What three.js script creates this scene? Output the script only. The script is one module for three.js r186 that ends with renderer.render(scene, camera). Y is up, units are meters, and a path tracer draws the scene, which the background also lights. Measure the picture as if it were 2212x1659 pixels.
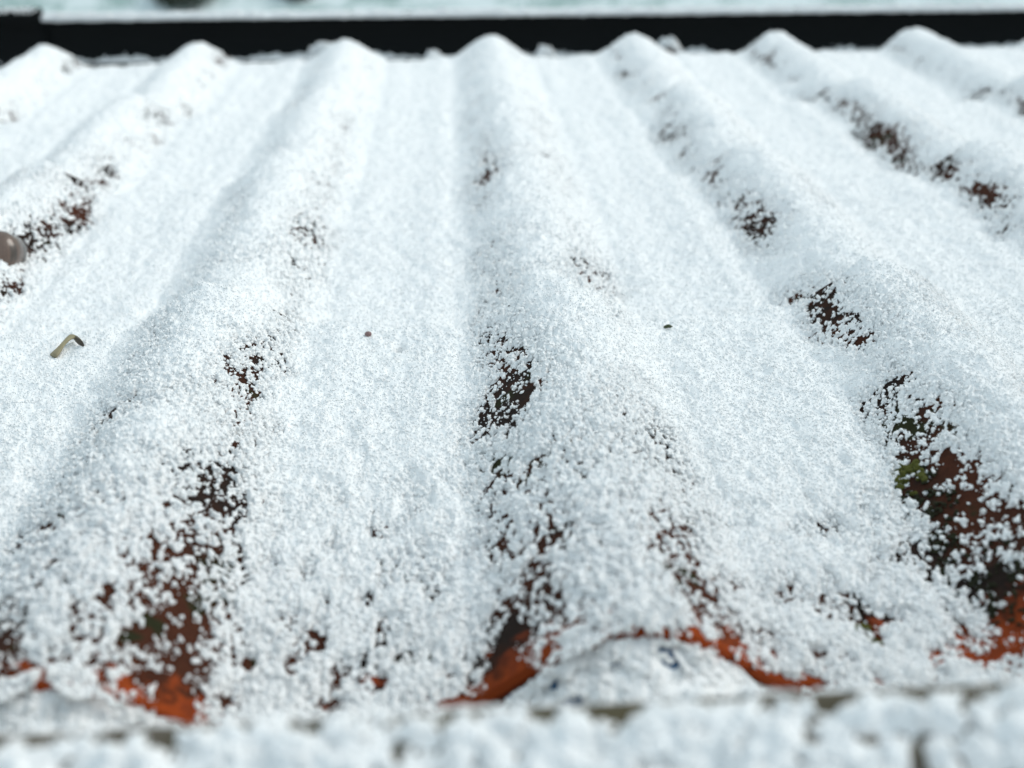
import * as THREE from 'three';
import { mergeGeometries, mergeVertices } from 'three/addons/utils/BufferGeometryUtils.js';
import { RoundedBoxGeometry } from 'three/addons/geometries/RoundedBoxGeometry.js';

// ---------------------------------------------------------------- camera, sky, sun, exposure
const PITCH = 22 * Math.PI / 180, CP = Math.cos(PITCH), SP = Math.sin(PITCH), ORIGIN = new THREE.Vector3(0, 2.95, 0);
// roof frame (x along the eave, s down the slope, n off the slope) to the world
const world = (x, s, n) => new THREE.Vector3(x, ORIGIN.y + n * CP - s * SP, ORIGIN.z - (s * CP + n * SP));
const dir = (x, s, n) => new THREE.Vector3(x, n * CP - s * SP, -(s * CP + n * SP));
const scene = new THREE.Scene();
const camera = new THREE.PerspectiveCamera(2 * Math.atan(829.5 / 2200) * 180 / Math.PI, 4 / 3, 0.02, 400);
camera.position.copy(world(-0.05785, -0.27581, 0.27299));
camera.quaternion.setFromRotationMatrix(new THREE.Matrix4().makeBasis(dir(0.99811, -0.06084, -0.00895), dir(0.03593, 0.45891, 0.88776), dir(-0.0499, -0.8864, 0.46023)));
camera.focus = 0.55; camera.userData.fStop = 5;
const renderer = new THREE.WebGLRenderer({ antialias: true });
renderer.toneMapping = THREE.LinearToneMapping; renderer.toneMappingExposure = 0.90;
renderer.shadowMap.enabled = true;
const sunTo = new THREE.Vector3(0.70, 0.60, -0.42).normalize();
{ // thin high cloud: pale horizon, bluer overhead, a broad glow round the sun
  const W = 256, H = 128, d = new Float32Array(W * H * 4);
  for (let j = 0; j < H; j++) for (let i = 0; i < W; i++) {
    const el = ((j + 0.5) / H - 0.5) * Math.PI, az = ((i + 0.5) / W - 0.5) * 2 * Math.PI;
    const v = new THREE.Vector3(Math.cos(el) * Math.cos(az), Math.sin(el), Math.cos(el) * Math.sin(az));
    const t = Math.pow(Math.max(0, v.y), 0.55), g = 0.5 * Math.pow(Math.max(0, v.dot(sunTo)), 12);
    const o = (j * W + i) * 4, k = 0.82;
    d[o] = k * (0.88 - 0.22 * t + g); d[o + 1] = k * (0.97 - 0.11 * t + 0.95 * g); d[o + 2] = k * (0.985 + 0.0 * t + 0.86 * g); d[o + 3] = 1;
  }
  const sky = new THREE.DataTexture(d, W, H, THREE.RGBAFormat, THREE.FloatType);
  sky.mapping = THREE.EquirectangularReflectionMapping; sky.magFilter = THREE.LinearFilter; sky.needsUpdate = true;
  scene.background = sky; scene.environment = sky;
}
const sun = new THREE.DirectionalLight(new THREE.Color(1.0, 0.94, 0.86), 1.6);
sun.position.copy(sunTo).multiplyScalar(8).add(new THREE.Vector3(0, 2.5, -0.5)); sun.target.position.set(0, 2.5, -0.5);
sun.castShadow = true; sun.shadow.radius = 60; sun.shadow.mapSize.set(2048, 2048);
Object.assign(sun.shadow.camera, { left: -4, right: 4, top: 4, bottom: -4, near: 0.1, far: 30 });
sun.name = 'sun'; scene.add(sun, sun.target);

// ---------------------------------------------------------------- helpers
const hash = (x, y, k) => {
  let h = Math.imul(x | 0, 374761393) + Math.imul(y | 0, 668265263) + Math.imul(k | 0, 1442695041) | 0;
  h = Math.imul(h ^ (h >>> 13), 1274126177); h = Math.imul(h ^ (h >>> 16), 2246822519); return ((h ^ (h >>> 15)) >>> 0) / 4294967296;
};
function noise(x, y, k) { // smooth value noise, -1 to 1
  const ix = Math.floor(x), iy = Math.floor(y); let fx = x - ix, fy = y - iy; fx = fx * fx * (3 - 2 * fx); fy = fy * fy * (3 - 2 * fy);
  const a = hash(ix, iy, k), b = hash(ix + 1, iy, k), c = hash(ix, iy + 1, k), e = hash(ix + 1, iy + 1, k);
  return 2 * (a + (b - a) * fx + (c - a) * fy + (a - b - c + e) * fx * fy) - 1;
}
const fbm = (x, y, k) => 0.62 * noise(x, y, k) + 0.28 * noise(x * 2.13 + 5, y * 2.13, k + 1) + 0.15 * noise(x * 4.41, y * 4.41 + 3, k + 2);
function domes(x, y, k) { // heights of round pellets packed side by side, 0 to 1
  const ix = Math.floor(x), iy = Math.floor(y); let m = 0;
  for (let j = -1; j <= 1; j++) for (let i = -1; i <= 1; i++) {
    const cx = ix + i, cy = iy + j, h = hash(cx, cy, k), dx = x - cx - h, dy = y - cy - hash(cx, cy, k + 7), r = 0.45 + 0.4 * hash(cx, cy, k + 13);
    const q = r * r - dx * dx - dy * dy; if (q > 0) { const z = Math.sqrt(q) + 0.25 * (h - 0.5); if (z > m) m = z; }
  }
  return m;
}
let seed = 7;
const rnd = () => { seed = (seed + 0x6d2b79f5) | 0; let t = Math.imul(seed ^ (seed >>> 15), 1 | seed); t = (t + Math.imul(t ^ (t >>> 7), 61 | t)) ^ t; return ((t ^ (t >>> 14)) >>> 0) / 4294967296; };
const clamp = (v, a, b) => Math.min(b, Math.max(a, v)), smooth = (a, b, v) => { const t = clamp((v - a) / (b - a), 0, 1); return t * t * (3 - 2 * t); };
const used = {};
const numbered = (name) => { const n = used[name] = (used[name] ?? -1) + 1; return n ? name + '_' + String(n).padStart(3, '0') : name; };
function mesh(name, geometry, material, parent) { const m = new THREE.Mesh(geometry, material); m.name = numbered(name); m.castShadow = m.receiveShadow = true; parent?.add(m); return m; }
function tag(o, label, category, extra = {}) { o.userData = { label, category, ...extra }; scene.add(o); return o; }
function group(name) { const g = new THREE.Group(); g.name = numbered(name); return g; }
function onRoof(o) { o.position.copy(ORIGIN); o.rotation.x = -PITCH; return o; }       // its own axes: x, n, -s
function sheet(rows, cols, at, keep) { // a grid surface; at(i, j) gives [x, y, z], keep(i, j) drops cells
  const p = new Float32Array(rows * cols * 3), ok = keep && new Uint8Array(rows * cols), index = [];
  for (let i = 0, o = 0; i < rows; i++) for (let j = 0; j < cols; j++, o++) { const q = at(i, j); p[o * 3] = q[0]; p[o * 3 + 1] = q[1]; p[o * 3 + 2] = q[2]; if (ok) ok[o] = q[3] ? 1 : 0; }
  const idx = new Uint32Array((rows - 1) * (cols - 1) * 6); let n = 0;
  for (let i = 0; i < rows - 1; i++) for (let j = 0; j < cols - 1; j++) {
    const a = i * cols + j, b = a + 1, c = a + cols, e = c + 1;
    if (ok && !(ok[a] | ok[b] | ok[c] | ok[e])) continue;
    idx[n++] = a; idx[n++] = b; idx[n++] = e; idx[n++] = a; idx[n++] = e; idx[n++] = c;
  }
  const g = new THREE.BufferGeometry(); g.setAttribute('position', new THREE.BufferAttribute(p, 3)); g.setIndex(new THREE.BufferAttribute(idx.slice(0, n), 1)); g.computeVertexNormals(); return g;
}
function lump(k, detail, rough) { // a knobbly pellet of radius about 1
  const g = mergeVertices(new THREE.IcosahedronGeometry(1, detail).deleteAttribute('uv').deleteAttribute('normal'), 1e-4), p = g.attributes.position;
  for (let i = 0; i < p.count; i++) { const s = 1 + rough * (hash(i, 3, k) - 0.5) * 2; p.setXYZ(i, p.getX(i) * s, p.getY(i) * s, p.getZ(i) * s); }
  g.computeVertexNormals(); return g;
}
function texture(size, paint) { // paint(u, v) gives linear r, g, b; wraps
  const d = new Uint8Array(size * size * 4), enc = (c) => 255 * (c <= 0.0031308 ? c * 12.92 : 1.055 * Math.pow(c, 1 / 2.4) - 0.055);
  for (let j = 0; j < size; j++) for (let i = 0; i < size; i++) { const c = paint(i / size, j / size), o = (j * size + i) * 4; for (let q = 0; q < 3; q++) d[o + q] = enc(clamp(c[q], 0, 1)); d[o + 3] = 255; }
  const t = new THREE.DataTexture(d, size, size); t.wrapS = t.wrapT = THREE.RepeatWrapping; t.magFilter = THREE.LinearFilter; t.colorSpace = THREE.SRGBColorSpace; t.needsUpdate = true; return t;
}
const mix = (a, b, t) => [a[0] + (b[0] - a[0]) * t, a[1] + (b[1] - a[1]) * t, a[2] + (b[2] - a[2]) * t];
const std = (r, g, b, roughness = 0.8, more = {}) => new THREE.MeshStandardMaterial({ color: new THREE.Color().setRGB(r, g, b), roughness, ...more });

// ---------------------------------------------------------------- materials
const snowLike = (transmission) => new THREE.MeshPhysicalMaterial({ color: new THREE.Color().setRGB(0.965, 0.968, 0.968), roughness: 1, specularIntensity: 0.2, transmission, thickness: 0 });
const snowStuff = snowLike(0), pelletStuff = snowLike(0);
const clayLike = (map) => new THREE.MeshPhysicalMaterial({ map, bumpMap: map, bumpScale: 0.0004, roughness: 0.85, specularIntensity: 0.35 });
const clayAt = (u, v, orangeMix) => { // fired clay, browned and blackened by algae in irregular patches with a fine grain; fresh: how far it turns to stronger orange
  const x = u * 24, y = v * 24, w = fbm(x * 0.5, y * 0.5, 31), f = fbm(x * 4, y * 4, 41), g = noise(x * 30, y * 30, 51);
  let c = mix([0.062, 0.018, 0.008], [0.034, 0.014, 0.008], smooth(-0.4, 0.5, w));
  c = mix(c, [0.016, 0.010, 0.008], smooth(-0.1, 0.5, w + 0.7 * f) * 0.9);
  c = mix(c, [0.020, 0.021, 0.007], smooth(0.3, 0.65, fbm(x * 0.9 + 9, y * 0.9, 61) + 0.5 * f));
  c = mix(c, mix([0.36, 0.060, 0.010], [0.20, 0.036, 0.010], smooth(-0.3, 0.6, f + w)), orangeMix > 0 ? smooth(0.35, 0.65, orangeMix + 0.35 * f) : 0);
  const m = 1 + 0.22 * g + 0.2 * f; return [c[0] * m, c[1] * m, c[2] * m];
};
const clayMap = texture(1024, (u, v) => clayAt(u, v, 0));
const topMap = texture(1024, (u, v) => clayAt(u, v, clamp(1 - (v - 0.350) / 0.095, 0, 1) + (v < 0.32 ? -1 : 0)));   // v about 1 - 0.29 * 2.2: the upper end, coloured more orange
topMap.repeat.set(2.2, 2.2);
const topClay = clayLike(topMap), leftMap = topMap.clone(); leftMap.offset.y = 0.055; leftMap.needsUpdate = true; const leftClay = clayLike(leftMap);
const clays = [0, 0.37, 0.71].map((o) => { const t = clayMap.clone(); t.repeat.set(2.2, 2.2); t.offset.set(o, o * 1.7); t.needsUpdate = true; return clayLike(t); });
const blackPlastic = new THREE.MeshPhysicalMaterial({ color: new THREE.Color().setRGB(0.003, 0.0042, 0.0045), roughness: 0.75, specularIntensity: 0.4 });
const boardStuff = std(0.09, 0.06, 0.04, 0.9);

// ---------------------------------------------------------------- the tiled roof
const PITCHX = 0.2, GAUGE = 0.30, LENGTH = 0.38, ROLL_H = 0.030, ROLL_W = 0.060, THICK = 0.012, K0 = -5, K1 = 6, ROWS = 4;
const rollOf = (x) => Math.floor(x / PITCHX + 0.5);
function profile(u) { // one roll in the middle, a hollow pan at either side
  const a = Math.abs(u);
  return a < ROLL_W ? ROLL_H * Math.pow(1 - (a / ROLL_W) ** 2, 1.5) : -0.003 * Math.sin(Math.PI * (a - ROLL_W) / (PITCHX - 2 * ROLL_W)) ** 2;
}
const ends = {}, shifts = {}, nominal = [0.298, 0.59, 0.868, 1.2];
for (let k = K0 - 1; k <= K1 + 1; k++) for (let c = 0; c < ROWS; c++) {
  ends[k + ',' + c] = nominal[c] + (c < 3 ? 0.010 : 0.006) * (2 * hash(k, c, 5) - 1);
  shifts[k + ',' + c] = 0.0016 * (2 * hash(k, c, 9) - 1);
}
ends['0,0'] = 0.282; ends['1,0'] = 0.300; ends['-1,0'] = 0.294;
const endOf = (k, c) => ends[k + ',' + c];
const nearOf = (k) => (k === -1 ? -0.012 : 0.0005 * k); // where the upper end of each roll is cut
const rampAt = (e, s) => 0.001 + 0.015 * (s - (e - GAUGE)) / GAUGE;
const tileOut = { k: 0, c: 0, top: 0, drift: 0, u: 0 };
function tileAt(x, s) { // the top of the tiles there, and the drift that gathers below the edge of the tile above
  const k = clamp(rollOf(x), K0, K1); const r = x - k * PITCHX, other = clamp(k + Math.sign(r), K0, K1), share = 0.5 * smooth(0.064, 0.099, Math.abs(r)), lastAt = (c) => endOf(k, c) * (1 - share) + endOf(other, c) * share;   // the ends of neighbours meet half way across a pan
  let c = 0; while (c < ROWS - 1 && s >= lastAt(c)) c++;
  const e = lastAt(c), u = x - k * PITCHX - shifts[k + ',' + c], p = profile(clamp(u, -0.1, 0.1));
  tileOut.e = e; tileOut.e0 = c ? lastAt(c - 1) : -9; tileOut.k = k; tileOut.c = c; tileOut.u = u; tileOut.top = p + rampAt(e, s); tileOut.drift = 0;
  if (c > 0) { const e0 = lastAt(c - 1), step = profile(clamp(x - k * PITCHX - shifts[k + ',' + (c - 1)], -0.1, 0.1)) + rampAt(e0, e0) - (s - e0) * 1.5 - tileOut.top; tileOut.drift = Math.max(0, step); }
  return tileOut;
}
function tileGeometry(length = LENGTH) { // x, n, -s about the middle of the lower end; rounded lower edge, thickness everywhere
  const us = []; for (let i = 0; i <= 44; i++) us.push(-0.1 + 0.204 * i / 44);
  const ss = [-length]; for (let i = 1; i <= 14; i++) ss.push(-length + (length - 0.003) * i / 14); ss.push(-0.001, 0);
  const loop = []; // outline of the section: top from left to right, bottom back
  us.forEach((u) => loop.push([u, profile(clamp(u, -0.1, 0.1)) + 0.0022 * smooth(-0.092, -0.098, u) - (u > 0.1 ? 0.003 : 0)]));
  [...us].reverse().forEach((u) => loop.push([u, profile(clamp(u, -0.1, 0.1)) - THICK]));
  const p = [], uv = [], idx = [], n = loop.length;
  ss.forEach((s, i) => loop.forEach(([u, h], j) => { const round = i === ss.length - 1 ? 0.0015 : 0; p.push(u, h + rampAt(GAUGE, GAUGE + s) + (j < n / 2 ? -round : round), -s); uv.push(u + (j < n / 2 ? 0 : 0.3), s); }));
  for (let i = 0; i < ss.length - 1; i++) for (let j = 0; j < n; j++) { const a = i * n + j, b = i * n + (j + 1) % n, c = a + n, e = b + n; idx.push(a, b, e, a, e, c); }
  for (const [i, flip] of [[0, 0], [ss.length - 1, 1]]) for (let j = 0; j < n / 2 - 1; j++) { const a = i * n + j, b = a + 1, c = i * n + n - 1 - j, e = c - 1; flip ? idx.push(a, b, e, a, e, c) : idx.push(a, e, b, a, c, e); }
  const g = new THREE.BufferGeometry(); g.setAttribute('position', new THREE.Float32BufferAttribute(p, 3)); g.setAttribute('uv', new THREE.Float32BufferAttribute(uv, 2)); g.setIndex(idx); g.computeVertexNormals(); return g;
}
const roof = onRoof(group('tiled_roof'));
const longTile = tileGeometry();
{
  // the first course is cut off square at the top, where the roof meets the wall
  const cuts = new Map(), cutOf = (k) => { const n = endOf(k, 0) - nearOf(k); if (!cuts.has(n)) cuts.set(n, tileGeometry(n)); return cuts.get(n); };
  for (let k = K0; k <= K1; k++) for (let c = 0; c < ROWS; c++) {
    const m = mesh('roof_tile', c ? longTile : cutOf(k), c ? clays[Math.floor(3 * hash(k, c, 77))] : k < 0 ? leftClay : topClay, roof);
    m.position.set(k * PITCHX + shifts[k + ',' + c], 0, -endOf(k, c));
  }
  const deck = mesh('roof_deck', new THREE.BoxGeometry((K1 - K0 + 1) * PITCHX, 0.02, 1.18), boardStuff, roof); deck.position.set(0.1, -0.036, -0.6);
  tag(roof, 'red clay pantile roof under patchy granular snow, sloping down to a black gutter', 'roof');
}

// ---------------------------------------------------------------- the snow on the tiles
const BARE = ('-93 262 3 5 210;' +
  '162 152 17 25 52;171 190 15 18 40;162 245 15 25 30;152 179 12 19 26;146 147 7 12 30;151 71 14 25 45;158 54 17 28 28;138 52 12 13 35;138 10 16 10 90;143 37 7 22 50;171 73 12 15 30;190 109 8 13 20;149 15 11 11 60;166 283 4 16 35;191 291 17 5 30;202 277 7 17 16;' +
  '-41 256 7 17 50;-27 173 14 15 40;-39 168 12 15 40;-46 69 6 20 70;-49 119 6 21 40;-46 8 9 21 140;-61 -3 17 6 120;7 -6 14 5 100;-9 6 7 5 50;-23 -5 6 4 50;35 -9 6 17 90;25 25 7 10 60;32 24 5 7 60;24 61 8 13 55;38 80 4 25 50;6 59 5 6 40;' +
  '2 145 6 6 35;15 142 4 5 25;38 140 4 15 35;29 425 5 22 40;-20 418 10 8 30;-48 437 4 58 34;52 18 6 8 60;64 -1 20 4 100;-36 26 7 7 40;-16 122 8 7 25;-7 267 11 6 25;0 95 12 11 20;-61 25 5 15 30;29 49 4 20 40;27 1 7 8 70;-164 144 7 16 70;' +
  '-166 194 4 33 50;-164 103 9 13 50;-160 58 8 12 70;-167 35 6 14 60;-168 10 10 16 55;-161 -6 7 10 90;-163 313 6 25 50;-169 386 8 15 40;-178 289 14 7 35;-167 263 5 19 30;-190 179 6 9 22;-212 85 9 13 35;-213 98 8 5 35;-243 166 6 27 24;-183 46 5 5 35;-113 3 8 5 90;' +
  '-119 23 6 11 34;-88 39 10 7 32;-166 64 4 5 40;-209 -4 17 4 90;-215 9 10 5 60;-195 2 6 6 40;-383 660 11 33 40;-394 810 9 40 35;-375 559 11 22 35;-372 474 14 15 35;-359 384 8 22 50;-341 331 11 16 30;-232 179 7 14 24;179 826 12 18 32;167 678 13 26 38;161 547 9 28 38;' +
  '156 475 7 19 38;147 357 6 34 40;356 1007 14 20 22;379 805 18 31 34;371 725 9 24 34;360 653 6 15 30;359 568 14 19 36;356 470 20 15 40;357 432 14 11 40;149 407 5 19 30;161 1059 6 18 20;544 1026 18 21 20;149 115 5 9 40;98 23 4 6 50;163 449 5 10 15;-181 867 7 12 30;' +
  '-166 531 5 26 24;-160 357 6 14 20;')
  .split(';').filter(Boolean).map((t) => t.split(' ').map((v, i) => +v / (i < 4 ? 1000 : 10000)));   // places swept bare: x, s, half widths, depth of snow missing
const bins = new Map();
for (const b of BARE) for (let i = Math.floor((b[1] - 1.7 * b[3]) / 0.02); i <= Math.floor((b[1] + 1.7 * b[3]) / 0.02); i++) { if (!bins.has(i)) bins.set(i, []); bins.get(i).push(b); }
const swept = [0, 0]; // thinly, and down to the tile
function bareAt(x, s) {
  swept[0] = swept[1] = 0;
  for (const b of bins.get(Math.floor(s / 0.02)) ?? []) { const dx = (x - b[0]) / b[2], ds = (s - b[1]) / b[3], q = dx * dx + ds * ds; if (q < 2.8) swept[b[4] > 0.0085 ? 1 : 0] += b[4] * Math.exp(-q * 1.3); }
  return (0.30 - 0.18 * smooth(0.3, 0.6, s)) * Math.min(swept[0], 0.0085) + 0.62 * swept[1];
}
const out = { z: 0, t: 0, top: 0 };
function snowAt(x, s) { // top of the snow (z), its depth without the pellets (t), top of the tile
  const q = tileAt(x, s), a = Math.abs(q.u), flank = Math.sin(Math.PI * clamp(a / ROLL_W, 0, 1)), pan = smooth(ROLL_W * 0.75, ROLL_W * 1.25, a);
  const near = smooth(0.30, 0.0, s), bare = bareAt(x, s);
  const e = q.e, ring = q.u > -ROLL_W && q.u < ROLL_W ? Math.exp(-(((Math.min(Math.abs(s - e), q.c > 0 ? Math.abs(s - q.e0 - 0.003) : 9)) / 0.004) ** 2)) * smooth(-0.1, 0.45, noise(x * 70, s * 12, 17)) * 0.0048 : 0;
  const trail = Math.exp(-(((a / ROLL_W - 0.66) / 0.30) ** 2)) * smooth(-0.85, 0.3, fbm(x * 26, s * 14, 27)) * ((q.u < 0 ? [0.3, 0.3, 0.65, 1.1, 1.2, 1.2] : [1.15, 0.8 - 0.55 * near, 0.4, 0.3, 0.3, 0.3])[clamp(q.k + 2, 0, 5)]), lumpy = (0.0020 + 0.0010 * (1 - pan)) * fbm(x * 40, s * 34, 11) + 0.0016 * noise(x * 15, s * 11, 15);
  let t = 0.0061 + 0.0032 * pan - 0.0022 * flank * flank - 0.0034 * (1 - 0.32 * s) * trail - (q.u < 0 ? 0.0005 : 0) * flank - (0.0022 + 0.0028 * pan) * near + 0.0010 * smooth(0.6, 1, s) - ring - bare + lumpy - 0.0036 * near * (0.4 + 0.6 * pan) * smooth(0.1, 0.6, noise(x * 120, s * 90, 37));
  t = swept[1] > 0.003 ? t : Math.max(t, -0.0008 - 0.0012 * noise(x * 60, s * 50, 29));
  const thin = smooth(0.0070, 0.0010, t);
  t += (0.0011 + 0.0002 * near) * fbm(x * 210, s * 180, 21) + 0.0022 * thin * noise(x * 560, s * 480, 23);
  const drift = q.drift * (1 - clamp(bare / 0.003, 0, 1));
  let over = 0; if (q.c === 0 && s < nearOf(q.k) + 0.003) { const f = (nearOf(q.k) + 0.003 - s) / (pan > 0.5 ? 0.03 : 0.009); over = 0.018 * f * f; } if (q.c === ROWS - 1 && s > e - 0.012) { const f = (s - e + 0.012) / 0.026; over = 0.016 * f * f * f; }
  const far = smooth(0.95, 0.5, s);
  const wx = x + 0.0009 * noise(x * 330, s * 290, 41) + 0.0005 * noise(x * 800, s * 700, 43), ws = s + 0.0010 * noise(x * 330 + 9, s * 290, 45) + 0.0006 * noise(x * 800 + 9, s * 700, 47);
  const fine = domes(wx * 620, ws * 540, 3), coarse = domes(wx * 310, ws * 270, 4);
  const pores = thin * (0.0026 * (1 - smooth(0.0, 0.5, fine)) + 0.0022 * (1 - smooth(0.0, 0.42, coarse)));
  const soft = 0.18 + 0.72 * thin;
  const pellets = soft * (0.0007 * fine + (0.0008 + 0.0004 * near) * coarse) + 0.0004 * far * noise(x * 900, s * 760, 8) + 0.0007 * noise(x * 120, s * 100, 25) + 0.0015 * domes(x * 120, s * 100, 33) * (1 - 0.6 * thin);
  out.top = q.top; out.t = t - pores; out.z = q.top + drift + t + pellets - pores - 0.0014 - over; out.past = (q.c === ROWS - 1 && s > e + 0.014) || (q.c === 0 && s < nearOf(q.k) + 0.0005 + 0.0022 * fbm(x * 160, 1, 181) - (bare > 0.004 ? 0 : 0.03 * smooth(ROLL_W * 0.98, ROLL_W * 1.12, a + 0.004 * noise(x * 150, 2, 183)) + 0.007 * smooth(-0.5, 0.0, noise(x * 70, 5, 185)))); out.drift = drift;
  return out;
}
const halfAt = (s) => (0.373 + 0.8864 * s) * 0.503 * 1.22 + 0.05, midAt = (s) => -0.0434 + 0.0608 * s;
const zOf = (f) => { const a = Math.pow(0.352, -0.75), b = Math.pow(1.455, -0.75); return (Math.pow(a + (b - a) * f, -1 / 0.75) - 0.373) / 0.8864; };
const pelletShapes = [lump(1, 1, 0.4), lump(2, 1, 0.48), lump(3, 1, 0.34)];
function scatter(name, parent, spots, shapes = pelletShapes, material = pelletStuff) { // spots: [x, y, z, radius]
  const per = shapes.map(() => []); spots.forEach((s, i) => per[i % shapes.length].push(s));
  const m4 = new THREE.Matrix4(), qt = new THREE.Quaternion(), e = new THREE.Euler(), sc = new THREE.Vector3(), ps = new THREE.Vector3();
  per.forEach((list, v) => {
    const im = new THREE.InstancedMesh(shapes[v], material, list.length); im.name = numbered(name); im.userData.kind = 'stuff'; im.castShadow = im.receiveShadow = true;
    list.forEach(([x, y, z, r], i) => { e.set(rnd() * 6.28, rnd() * 6.28, rnd() * 6.28); im.setMatrixAt(i, m4.compose(ps.set(x, y, z), qt.setFromEuler(e), sc.set(r * (0.6 + 0.8 * rnd()), r * (0.6 + 0.8 * rnd()), r * (0.6 + 0.8 * rnd())))); });
    parent.add(im);
  });
}
{
  const roofSnow = onRoof(group('roof_snow')), R = 1000, C = 1080;
  const rows = Array.from({ length: R }, (_, i) => zOf(i / (R - 1)));
  const crust = sheet(R, C, (i, j) => { const s = rows[i], x = midAt(s) + halfAt(s) * (2 * j / (C - 1) - 1), q = snowAt(x, s); return [x, q.z, -s, !(q.past || q.z < q.top - 0.0012)]; }, true);
  const cm = mesh('snow_crust', crust, snowStuff, roofSnow); cm.userData.kind = 'stuff';
  const spots = [];
  for (let n = 0; n < 860000; n++) {
    const s = zOf(Math.min(1, rnd() * 1.0)), x = midAt(s) + halfAt(s) * (2 * rnd() - 1), q = snowAt(x, s);
    if (q.past || s > 1.2) continue;
    const thin = q.t + q.drift; if (thin < 0.0002 && rnd() > 0.22 * Math.exp((thin - 0.0002) / 0.003)) continue;
    if (thin < 0.0002 && noise(x * 160, s * 140, 191) < -0.1) continue;
    const r = (0.0002 + 0.00072 * Math.pow(rnd(), 2.8) * (1 + 0.4 * s)) * (thin > 0.004 ? 0.6 : thin < 0.0002 ? 0.6 + 0.9 * rnd() : 1), z = Math.max(q.top, q.z);
    spots.push([x, z + r * (0.1 + 0.5 * rnd()), -s, r]);
  }
  for (let n = 0; n < 90; n++) { const ax = 6.28 * rnd(), r = 0.011 * Math.sqrt(rnd()); spots.push([-0.3755 + r * Math.cos(ax), 0.0305 + 0.0122 * Math.sqrt(Math.max(0, 1 - (r / 0.0135) ** 2)), -(0.4155 + r * Math.sin(ax)), 0.0004 + 0.0008 * rnd()]); }
  scatter('snow_pellet', roofSnow, spots);
  tag(roofSnow, 'white granular snow lying over the tile rolls and pans of the roof', 'snow', { kind: 'stuff' });
}

// ---------------------------------------------------------------- blue filler in the cut end of the middle tile roll
const foamStuff = std(0.035, 0.125, 0.27, 0.8);
const endTop = (u) => Math.max(-0.012, profile(clamp(u, -0.1, 0.1)) - 0.0022 - 0.012 * smooth(0.05, 0.064, Math.abs(u)));
{
  const k = 0;
  const ring = [...Array.from({ length: 12 }, (_, i) => [i / 11, 0]), [1, -0.03], [0, -0.03], [0, 0]];
  const g = sheet(ring.length, 40, (i, j) => { const u = -0.046 + 0.092 * j / 39, [f, back] = ring[i], y = -0.03 + (endTop(u) - 0.0105 * (1 - 0.8 * (back ? 0 : 1)) + 0.03) * f; return [u, y, back || 1.5 * (endTop(u) - y) * 1]; });
  const f = onRoof(mesh('foam_filler', g, foamStuff)); f.position.copy(world(k * PITCHX + shifts[k + ',0'], nearOf(k) + 0.006, 0));
  tag(f, 'blue filler block showing through snow in the open end of the middle tile roll', 'filler block');
}
{ // snow packed against those ends
  const holes = { '-1': [[0.026, 0.85, 0.006]], 0: [[-0.028, 0.80, 0.011], [-0.010, 0.80, 0.008], [0.0136, 0.9, 0.006]], 1: [[-0.03, 0.8, 0.006]] };
  const packed = onRoof(group('packed_snow')), spots = [];
  for (let k = -1; k <= 1; k++) {
    const R = 110, C = 300, x0 = k * PITCHX + shifts[k + ',0'];
    const depth = (u, f) => 0.0034 + 0.0052 * fbm(u * 60, f * 4 + k * 7, 71) + 0.0034 * fbm(u * 170, f * 9 + k * 7, 75) + 0.0012 * domes(u * 330, f * 16 + k * 9, 73) + 0.002 * f + 0.005 * smooth(0.036, 0.052, Math.abs(u)) - holes[k].reduce((a, [hu, hf, w]) => a + 0.016 * Math.exp(-(((u - hu) / w) ** 2) - ((f - hf) / (w * 9)) ** 2), 0) * smooth(-0.3, 0.3, fbm(u * 130, f * 22 + 8, 79));
    const at = (u, f) => { const y = -0.03 + (endTop(u) + 0.03) * f; return [x0 + u, y, -(nearOf(k) + 0.0055 - depth(u, f)) + 1.5 * (endTop(u) - y)]; };
    const m = mesh('snow_crust', sheet(R, C, (i, j) => at(-0.085 + 0.17 * j / (C - 1), i / (R - 1))), snowStuff, packed); m.userData.kind = 'stuff';
    for (let n = 0; n < 5200; n++) { const u = -0.08 + 0.16 * rnd(), f = rnd(), p = at(u, f), d = depth(u, f); if (d > 0.0004) spots.push([p[0], p[1], p[2] + 0.0003, 0.0004 + 0.0010 * rnd() ** 2]); else if (rnd() < 0.5) spots.push([p[0], p[1], p[2] - d + 0.0006, 0.0004 + 0.0008 * rnd()]); }
  }
  scatter('snow_pellet', packed, spots);
  tag(packed, 'bluish shaded snow packed into the open near ends of the tile rolls', 'snow', { kind: 'stuff' });
}

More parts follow.
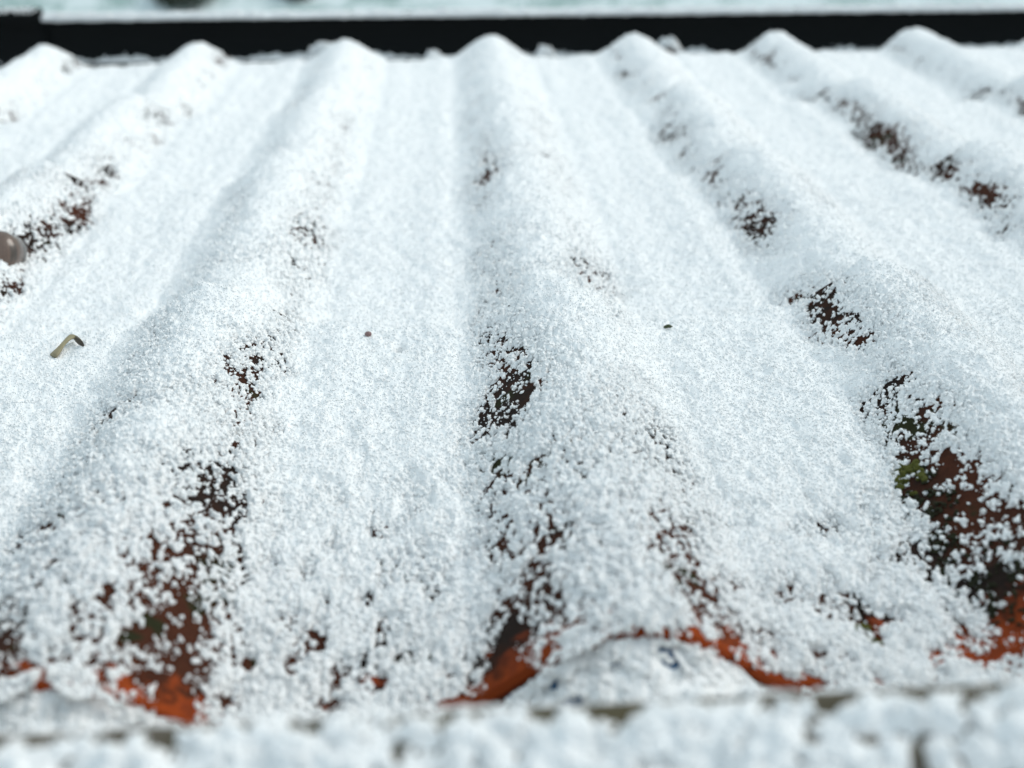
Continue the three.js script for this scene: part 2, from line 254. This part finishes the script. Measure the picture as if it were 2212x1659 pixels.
// ---------------------------------------------------------------- wall and snowy ledge in the foreground
const edgeY = ORIGIN.y + 0.1243, edgeZ = 0.0489;
{
  const wall = mesh('house_wall', new RoundedBoxGeometry(2.6, edgeY - 0.05, 0.24, 2, 0.006), std(0.78, 0.77, 0.74, 0.95)); wall.position.set(0.05, (edgeY - 0.05) / 2, edgeZ + 0.135);  // out of view; its pale colour is there to bounce light onto near snow
  tag(wall, 'unseen rendered house wall, pale to bounce light, under the snowy ledge where the roof begins', 'wall');
  const stoneMap = texture(512, (u, v) => { const f = fbm(u * 30, v * 30, 91), g = noise(u * 150, v * 150, 95), m = smooth(0.05, 0.5, fbm(u * 9, v * 9, 97)); const c = mix([0.13, 0.11, 0.085], [0.07, 0.058, 0.03], m), q = 1 + 0.3 * f + 0.25 * g; return [c[0] * q, c[1] * q, c[2] * q]; });
  stoneMap.repeat.set(3, 3);
  const ledge = mesh('stone_ledge', new RoundedBoxGeometry(2.6, 0.05, 0.3, 3, 0.008), std(1, 1, 1, 0.95, { map: stoneMap })); ledge.position.set(0.05, edgeY - 0.009 - 0.025, edgeZ + 0.15);
  tag(ledge, 'weathered stone ledge blurred along the bottom, covered with lumpy snow', 'ledge');
  const top = edgeY - 0.009, snow = group('ledge_snow'), R = 150, C = 620, spots = [];
  const deep = (x, d) => 0.0013 + 0.0018 * fbm(x * 44 + 9, d * 44, 101) + 0.0052 * fbm(x * 210, d * 210, 105) + 0.0016 * domes(x * 260, d * 260, 103);
  const at = (x, d) => { const t = deep(x, d), f = smooth(0.012, -0.004, d); return [x, top + t - 0.014 * f * f, edgeZ + d + 0.001]; };
  const m = mesh('snow_crust', sheet(R, C, (i, j) => at(-0.30 + 0.56 * j / (C - 1), 0.11 * (1 - i / (R - 1)) - 0.004)), snowStuff, snow); m.userData.kind = 'stuff';
  for (let n = 0; n < 30000; n++) { const x = -0.30 + 0.56 * rnd(), d = 0.1 * rnd() - 0.003, p = at(x, d); if (deep(x, d) > 0.0012) spots.push([p[0], p[1], p[2], 0.0005 + 0.0013 * rnd() ** 2]); }
  scatter('snow_pellet', snow, spots);
  tag(snow, 'lumpy snow with brown gaps on the blurred ledge along the bottom', 'snow', { kind: 'stuff' });
}

// ---------------------------------------------------------------- gutter
const EAVE = world(0, 1.2, -0.006), GR = 0.0625, GY = EAVE.y + 0.018, GZ = EAVE.z - 0.0775;   // half-round trough, its axis along x
{
  const gutter = group('roof_gutter'); gutter.position.set(0, GY, GZ); gutter.rotation.z = -0.0075;
  const trough = (r0, r1, x0, x1) => { const s = new THREE.Shape(); s.absarc(0, 0, r1, Math.PI, 2 * Math.PI, false); s.absarc(0, 0, r0, 2 * Math.PI, Math.PI, true); s.closePath();
    const g = new THREE.ExtrudeGeometry(s, { depth: x1 - x0, bevelEnabled: false, curveSegments: 28 }); g.rotateY(Math.PI / 2); g.translate(x0, 0, 0); return g; };
  mesh('trough', trough(GR - 0.003, GR, -1.2, 1.5), blackPlastic, gutter);
  const bead = (z, r) => { const g = new THREE.CylinderGeometry(r, r, 2.7, 14); g.rotateZ(Math.PI / 2); g.translate(0.15, 0.001, z); return g; };
  mesh('rim', bead(-GR + 0.0005, 0.0052), blackPlastic, gutter); mesh('rim', bead(GR - 0.0005, 0.004), blackPlastic, gutter);
  const clip = group('union_bracket'); gutter.add(clip);
  mesh('bracket_sleeve', trough(GR - 0.008, GR + 0.005, -0.90, -0.645), blackPlastic, clip);
  const lip = new RoundedBoxGeometry(0.26, 0.024, 0.022, 3, 0.004); lip.translate(-0.775, 0.002, -GR - 0.001); mesh('bracket_lip', lip, blackPlastic, clip);
  const fascia = mesh('fascia_board', new THREE.BoxGeometry(2.6, 0.13, 0.02), boardStuff, gutter); fascia.position.set(0.1, -0.085, GR + 0.018);
  tag(gutter, 'black plastic half-round gutter running along the far end of the roof', 'gutter');

  const rim = group('rim_snow'), spots = []; rim.position.copy(gutter.position); rim.rotation.copy(gutter.rotation);
  const C = 1400, R = 14, high = (x) => 0.0044 + 0.0018 * fbm(x * 22, 1, 111) + 0.0016 * noise(x * 90, 2, 113) + 0.0014 * domes(x * 150, 3.3, 115);
  const g = sheet(R, C, (i, j) => { const x = -0.645 + 1.65 * j / (C - 1), a = Math.PI * (-0.12 + 1.24 * i / (R - 1)), h = high(x), w = 0.0075 + 0.0012 * noise(x * 120, i, 117); return [x, 0.003 + h * Math.max(-0.35, Math.sin(a)), -GR + 0.0005 + w * Math.cos(a)]; });
  mesh('snow_crust', g, snowStuff, rim).userData.kind = 'stuff';
  for (let n = 0; n < 9000; n++) { const x = -0.645 + 1.65 * rnd(), a = Math.PI * rnd(), h = high(x); spots.push([x, 0.003 + h * Math.sin(a), -GR + 0.0005 + 0.0078 * Math.cos(a), 0.0006 + 0.0014 * rnd() ** 2]); }
  for (let n = 0; n < 160; n++) spots.push([-0.89 + 0.24 * rnd(), 0.0145, -GR - 0.001 + 0.016 * (rnd() - 0.5), 0.0008 + 0.002 * rnd() ** 2]);
  scatter('snow_pellet', rim, spots);
  tag(rim, 'thin white line of snow along the outer rim of the black gutter', 'snow', { kind: 'stuff' });

  const bed = group('gutter_snow'), bs = []; bed.position.copy(gutter.position); bed.rotation.copy(gutter.rotation);
  const lumps = [[-0.24, -0.012, 0.026, 0.034], [0.268, -0.012, 0.024, 0.036], [-0.42, -0.016, 0.03, 0.016], [0.085, -0.016, 0.018, 0.02], [-0.08, -0.014, 0.016, 0.018], [0.45, -0.012, 0.03, 0.004]];
  const hump = (x, z) => { let h = 0; for (const [lx, lz, w, t] of lumps) { const q = ((x - lx) / w) ** 2 + ((z - lz) / 0.014) ** 2; if (q < 1) h = Math.max(h, t * Math.sqrt(1 - q)); } return h; };
  const bedAt = (x, z) => -0.049 + 0.006 * fbm(x * 22, z * 30, 121) + 0.0022 * domes(x * 180, z * 180, 123) + hump(x, z);
  mesh('snow_crust', sheet(60, 900, (i, j) => { const x = -0.8 + 1.75 * j / 899, z = 0.05 - 0.1 * i / 59; return [x, bedAt(x, z), z]; }), snowStuff, bed).userData.kind = 'stuff';
  for (let n = 0; n < 9000; n++) { const x = -0.8 + 1.75 * rnd(), z = -0.045 + 0.08 * rnd(); bs.push([x, bedAt(x, z), z, 0.0008 + 0.002 * rnd() ** 2]); }
  scatter('snow_pellet', bed, bs);
  tag(bed, 'bluish shaded snow lying in the bottom of the black gutter', 'snow', { kind: 'stuff' });

  // two dead leaves stuck under the two lumps of snow in the gutter
  const leafStuff = std(0.030, 0.016, 0.010, 0.8, { side: THREE.DoubleSide });
  [[-0.236, 0.004, 0.3, 'left'], [0.268, 0.004, -0.2, 'right']].forEach(([x, z, turn, side]) => {
    const g = sheet(12, 9, (i, j) => { const f = i / 11, w = 0.013 * Math.sin(Math.PI * (0.08 + 0.9 * f)), v = j / 4 - 1; return [w * v, 0.006 * Math.cos(v * 1.2) + 0.004 * Math.sin(f * 5), 0.05 * (f - 0.5)]; });
    const t = g.clone(); t.translate(0, -0.0005, 0); g.rotateY(Math.PI / 2 + turn);
    const l = mesh('dead_leaf', g, leafStuff); l.position.set(x, GY - 0.033, GZ + z + 0.006); l.rotation.x = 0.5;
    tag(l, 'dark brown dead leaf under the ' + side + ' lump of snow in the gutter', 'leaf', { group: 'dead leaves in the gutter' });
  });
}

// ---------------------------------------------------------------- small things lying on the snow
function sit(o, x, s, lift) { const q = snowAt(x, s); o.position.copy(world(x, s, Math.max(q.z, q.top) + lift)); return o; }
{
  const g = lump(9, 4, 0); const p = g.attributes.position;
  for (let i = 0; i < p.count; i++) { const x = p.getX(i), y = p.getY(i), z = p.getZ(i), d = 1 + 0.13 * noise(x * 1.3 + 4, y * 1.3 + z * 1.1, 131) + 0.04 * noise(x * 4, z * 4 + y * 3, 133); p.setXYZ(i, x * d * 0.0135, y * d * 0.0122, z * d * 0.0135); }
  g.computeVertexNormals();
  const pm = texture(256, (u, v) => { const f = fbm(u * 8, v * 8, 141), q = noise(u * 60, v * 60, 143); return mix([0.13, 0.075, 0.05], [0.05, 0.036, 0.026], smooth(-0.3, 0.4, f)).map((c) => c * (1 + 0.15 * q)); });
  const uv = new Float32Array(p.count * 2); for (let i = 0; i < p.count; i++) { uv[2 * i] = p.getX(i) * 30; uv[2 * i + 1] = (p.getY(i) + p.getZ(i)) * 30; } g.setAttribute('uv', new THREE.BufferAttribute(uv, 2));
  const pebble = sit(mesh('pebble', g, new THREE.MeshPhysicalMaterial({ map: pm, roughness: 0.4, clearcoat: 1, clearcoatRoughness: 0.12 })), -0.3735, 0.416, -0.001); pebble.scale.setScalar(1.15);
  tag(pebble, 'smooth shiny grey-brown pebble half cut off at the left edge of the photo', 'pebble');
}
{ // bent dry stalk: flat at the base, waisted, hooked over, shade painted on the tip that curls under
  const n = 26, m = 14, pos = [], col = [], idx = [];
  for (let i = 0; i <= n; i++) {
    const f = i / n, hook = smooth(0.55, 1, f), cx = 0.0105 * f + 0.0035 * hook * hook, cs = 0.020 * f - 0.012 * hook * hook, cn = 0.001 + 0.0052 * Math.sin(Math.PI * Math.min(1, f * 0.92) ** 1.3);
    const w = 1.25 * (0.0021 - 0.0008 * Math.sin(Math.PI * clamp((f - 0.1) / 0.6, 0, 1)) + 0.0006 * hook) * (f > 0.9 ? 1 - 0.75 * (f - 0.9) / 0.1 : 1);
    const c = mix(mix([0.26, 0.22, 0.13], [0.34, 0.29, 0.17], smooth(0, 0.4, f)), [0.06, 0.045, 0.03], smooth(0.62, 0.92, f));
    for (let j = 0; j < m; j++) { const a = 2 * Math.PI * j / m; pos.push(cx + w * Math.cos(a) * 0.86, cn + 0.5 * w * Math.sin(a), -(cs - w * Math.cos(a) * 0.5)); const e = 1 + 0.14 * noise(f * 14, j * 0.9, 151); col.push(c[0] * e, c[1] * e, c[2] * e); }
  }
  for (let i = 0; i < n; i++) for (let j = 0; j < m; j++) { const a = i * m + j, b = i * m + (j + 1) % m; idx.push(a, b, b + m, a, b + m, a + m); }
  for (let j = 1; j < m - 1; j++) { idx.push(0, j + 1, j); idx.push(n * m, n * m + j, n * m + j + 1); }
  const g = new THREE.BufferGeometry(); g.setAttribute('position', new THREE.Float32BufferAttribute(pos, 3)); g.setAttribute('color', new THREE.Float32BufferAttribute(col, 3)); g.setIndex(idx); g.computeVertexNormals();
  const stalk = sit(mesh('dry_stalk', g, std(1, 1, 1, 0.5, { vertexColors: true })), -0.2905, 0.265, 0.0006); stalk.rotation.x = -PITCH; stalk.scale.setScalar(1.05);
  tag(stalk, 'bent khaki dry plant stalk with a hooked tip darkened by painted-in shade, lying on snow at the left', 'stalk');
}
{
  const g = lump(12, 3, 0.02); g.scale(0.0021, 0.0016, 0.0019); const seedMesh = sit(mesh('round_seed', g, std(0.22, 0.13, 0.125, 0.45)), -0.1113, 0.2735, 0.0009); seedMesh.rotation.x = -PITCH;
  tag(seedMesh, 'tiny round pinkish-brown seed half sunk in the snow left of the middle roll', 'seed');
  const h = sheet(14, 8, (i, j) => { const f = i / 13, v = j / 3.5 - 1, w = 0.0012 * Math.sin(Math.PI * (0.12 + 0.86 * f)) ** 0.8 * (f > 0.6 ? 1 - 0.8 * (f - 0.6) : 1); return [0.0058 * (f - 0.5), 0.0016 * Math.sin(Math.PI * f) + 0.0007 * (1 - v * v), w * v]; });
  const bit = sit(mesh('leaf_bit', h, std(0.035, 0.05, 0.014, 0.6, { side: THREE.DoubleSide })), 0.0658, 0.2695, 0.0012); bit.rotation.set(0.45, 0.1, -0.12);
  tag(bit, 'tiny dark green curled leaf bit on snow right of the middle roll', 'leaf bit');
}
{ // moss growing on the tiles
  const moss = onRoof(group('moss')), a = [], b = [];
  for (const [x, s, rx, rs, n, list] of [[0.150, 0.1174, 0.006, 0.013, 150, b], [0.098, 0.0234, 0.005, 0.006, 90, b], [0.146, 0.07, 0.006, 0.05, 420, a], [0.160, 0.03, 0.010, 0.03, 260, a], [0.154, 0.10, 0.007, 0.02, 160, a]])
    for (let i = 0; i < n; i++) { const ang = rnd() * 6.28, r = Math.sqrt(rnd()), px = x + rx * r * Math.cos(ang), ps = s + rs * r * Math.sin(ang), q = tileAt(px, ps), rad = 0.0003 + 0.0006 * rnd(); if (noise(px * 200, ps * 200, 161) > -0.2) list.push([px, q.top + rad * (0.4 + rnd()) + (list === b ? 0.0003 : 0), -ps, list === b ? rad * 1.7 : rad]); }
  scatter('moss_tuft', moss, a, [lump(21, 1, 0.4)], std(0.018, 0.020, 0.006, 1)); scatter('moss_tuft', moss, b, [lump(22, 1, 0.4)], std(0.085, 0.088, 0.014, 1));
  tag(moss, 'dark and yellow-green moss growing on the bare tiles of the right roll', 'moss', { kind: 'stuff' });
}

// ---------------------------------------------------------------- the yard far below
{
  const gm = texture(1024, (u, v) => { const f = fbm(u * 18, v * 18, 171), g = noise(u * 160, v * 160, 175); const t = smooth(-0.45, 0.3, f + 0.4 * g); return mix([0.36, 0.48, 0.46], [0.74, 0.82, 0.82], t); });
  gm.repeat.set(260, 260);
  const ground = mesh('ground', new THREE.PlaneGeometry(900, 900), std(1, 1, 1, 0.95, { map: gm })); ground.rotation.x = -Math.PI / 2;
  tag(ground, 'snow-dusted pale green lawn far below the gutter', 'ground', { kind: 'structure' });
  // two dark shrubs standing out of the snow
  const twig = std(0.035, 0.022, 0.014, 0.9), leaf = std(0.022, 0.030, 0.012, 0.8, { side: THREE.DoubleSide });
  [[-1.70, -5.97, 0.20, 'larger dark evergreen shrub in the snowy yard, at the top left'], [-1.0, -6.01, 0.12, 'smaller dark evergreen shrub in the snowy yard, right of the larger one']].forEach(([x, z, r, label]) => {
    const sh = group('garden_shrub'); sh.position.set(x, 0, z);
    const stems = [], leaves = [];
    for (let i = 0; i < 7; i++) { const a = i * 0.9, c = new THREE.QuadraticBezierCurve3(new THREE.Vector3(0, -0.02, 0), new THREE.Vector3(0.2 * r * Math.cos(a), 0.6 * r, 0.2 * r * Math.sin(a)), new THREE.Vector3(0.7 * r * Math.cos(a), r, 0.7 * r * Math.sin(a))); stems.push(new THREE.TubeGeometry(c, 6, 0.006, 5)); }
    for (let i = 0; i < 900; i++) { const a = rnd() * 6.28, q = Math.acos(rnd()), d = r * (0.55 + 0.5 * rnd()), g = new THREE.PlaneGeometry(0.014, 0.03); g.rotateX(rnd() * 3); g.rotateY(rnd() * 6); g.translate(d * Math.sin(q) * Math.cos(a), 0.1 * r + d * Math.cos(q) * 0.9, d * Math.sin(q) * Math.sin(a)); leaves.push(g); }
    mesh('stem', mergeGeometries(stems), twig, sh); mesh('foliage', mergeGeometries(leaves), leaf, sh);
    tag(sh, label, 'shrub', { group: 'shrubs in the yard' });
  });
}
renderer.render(scene, camera);
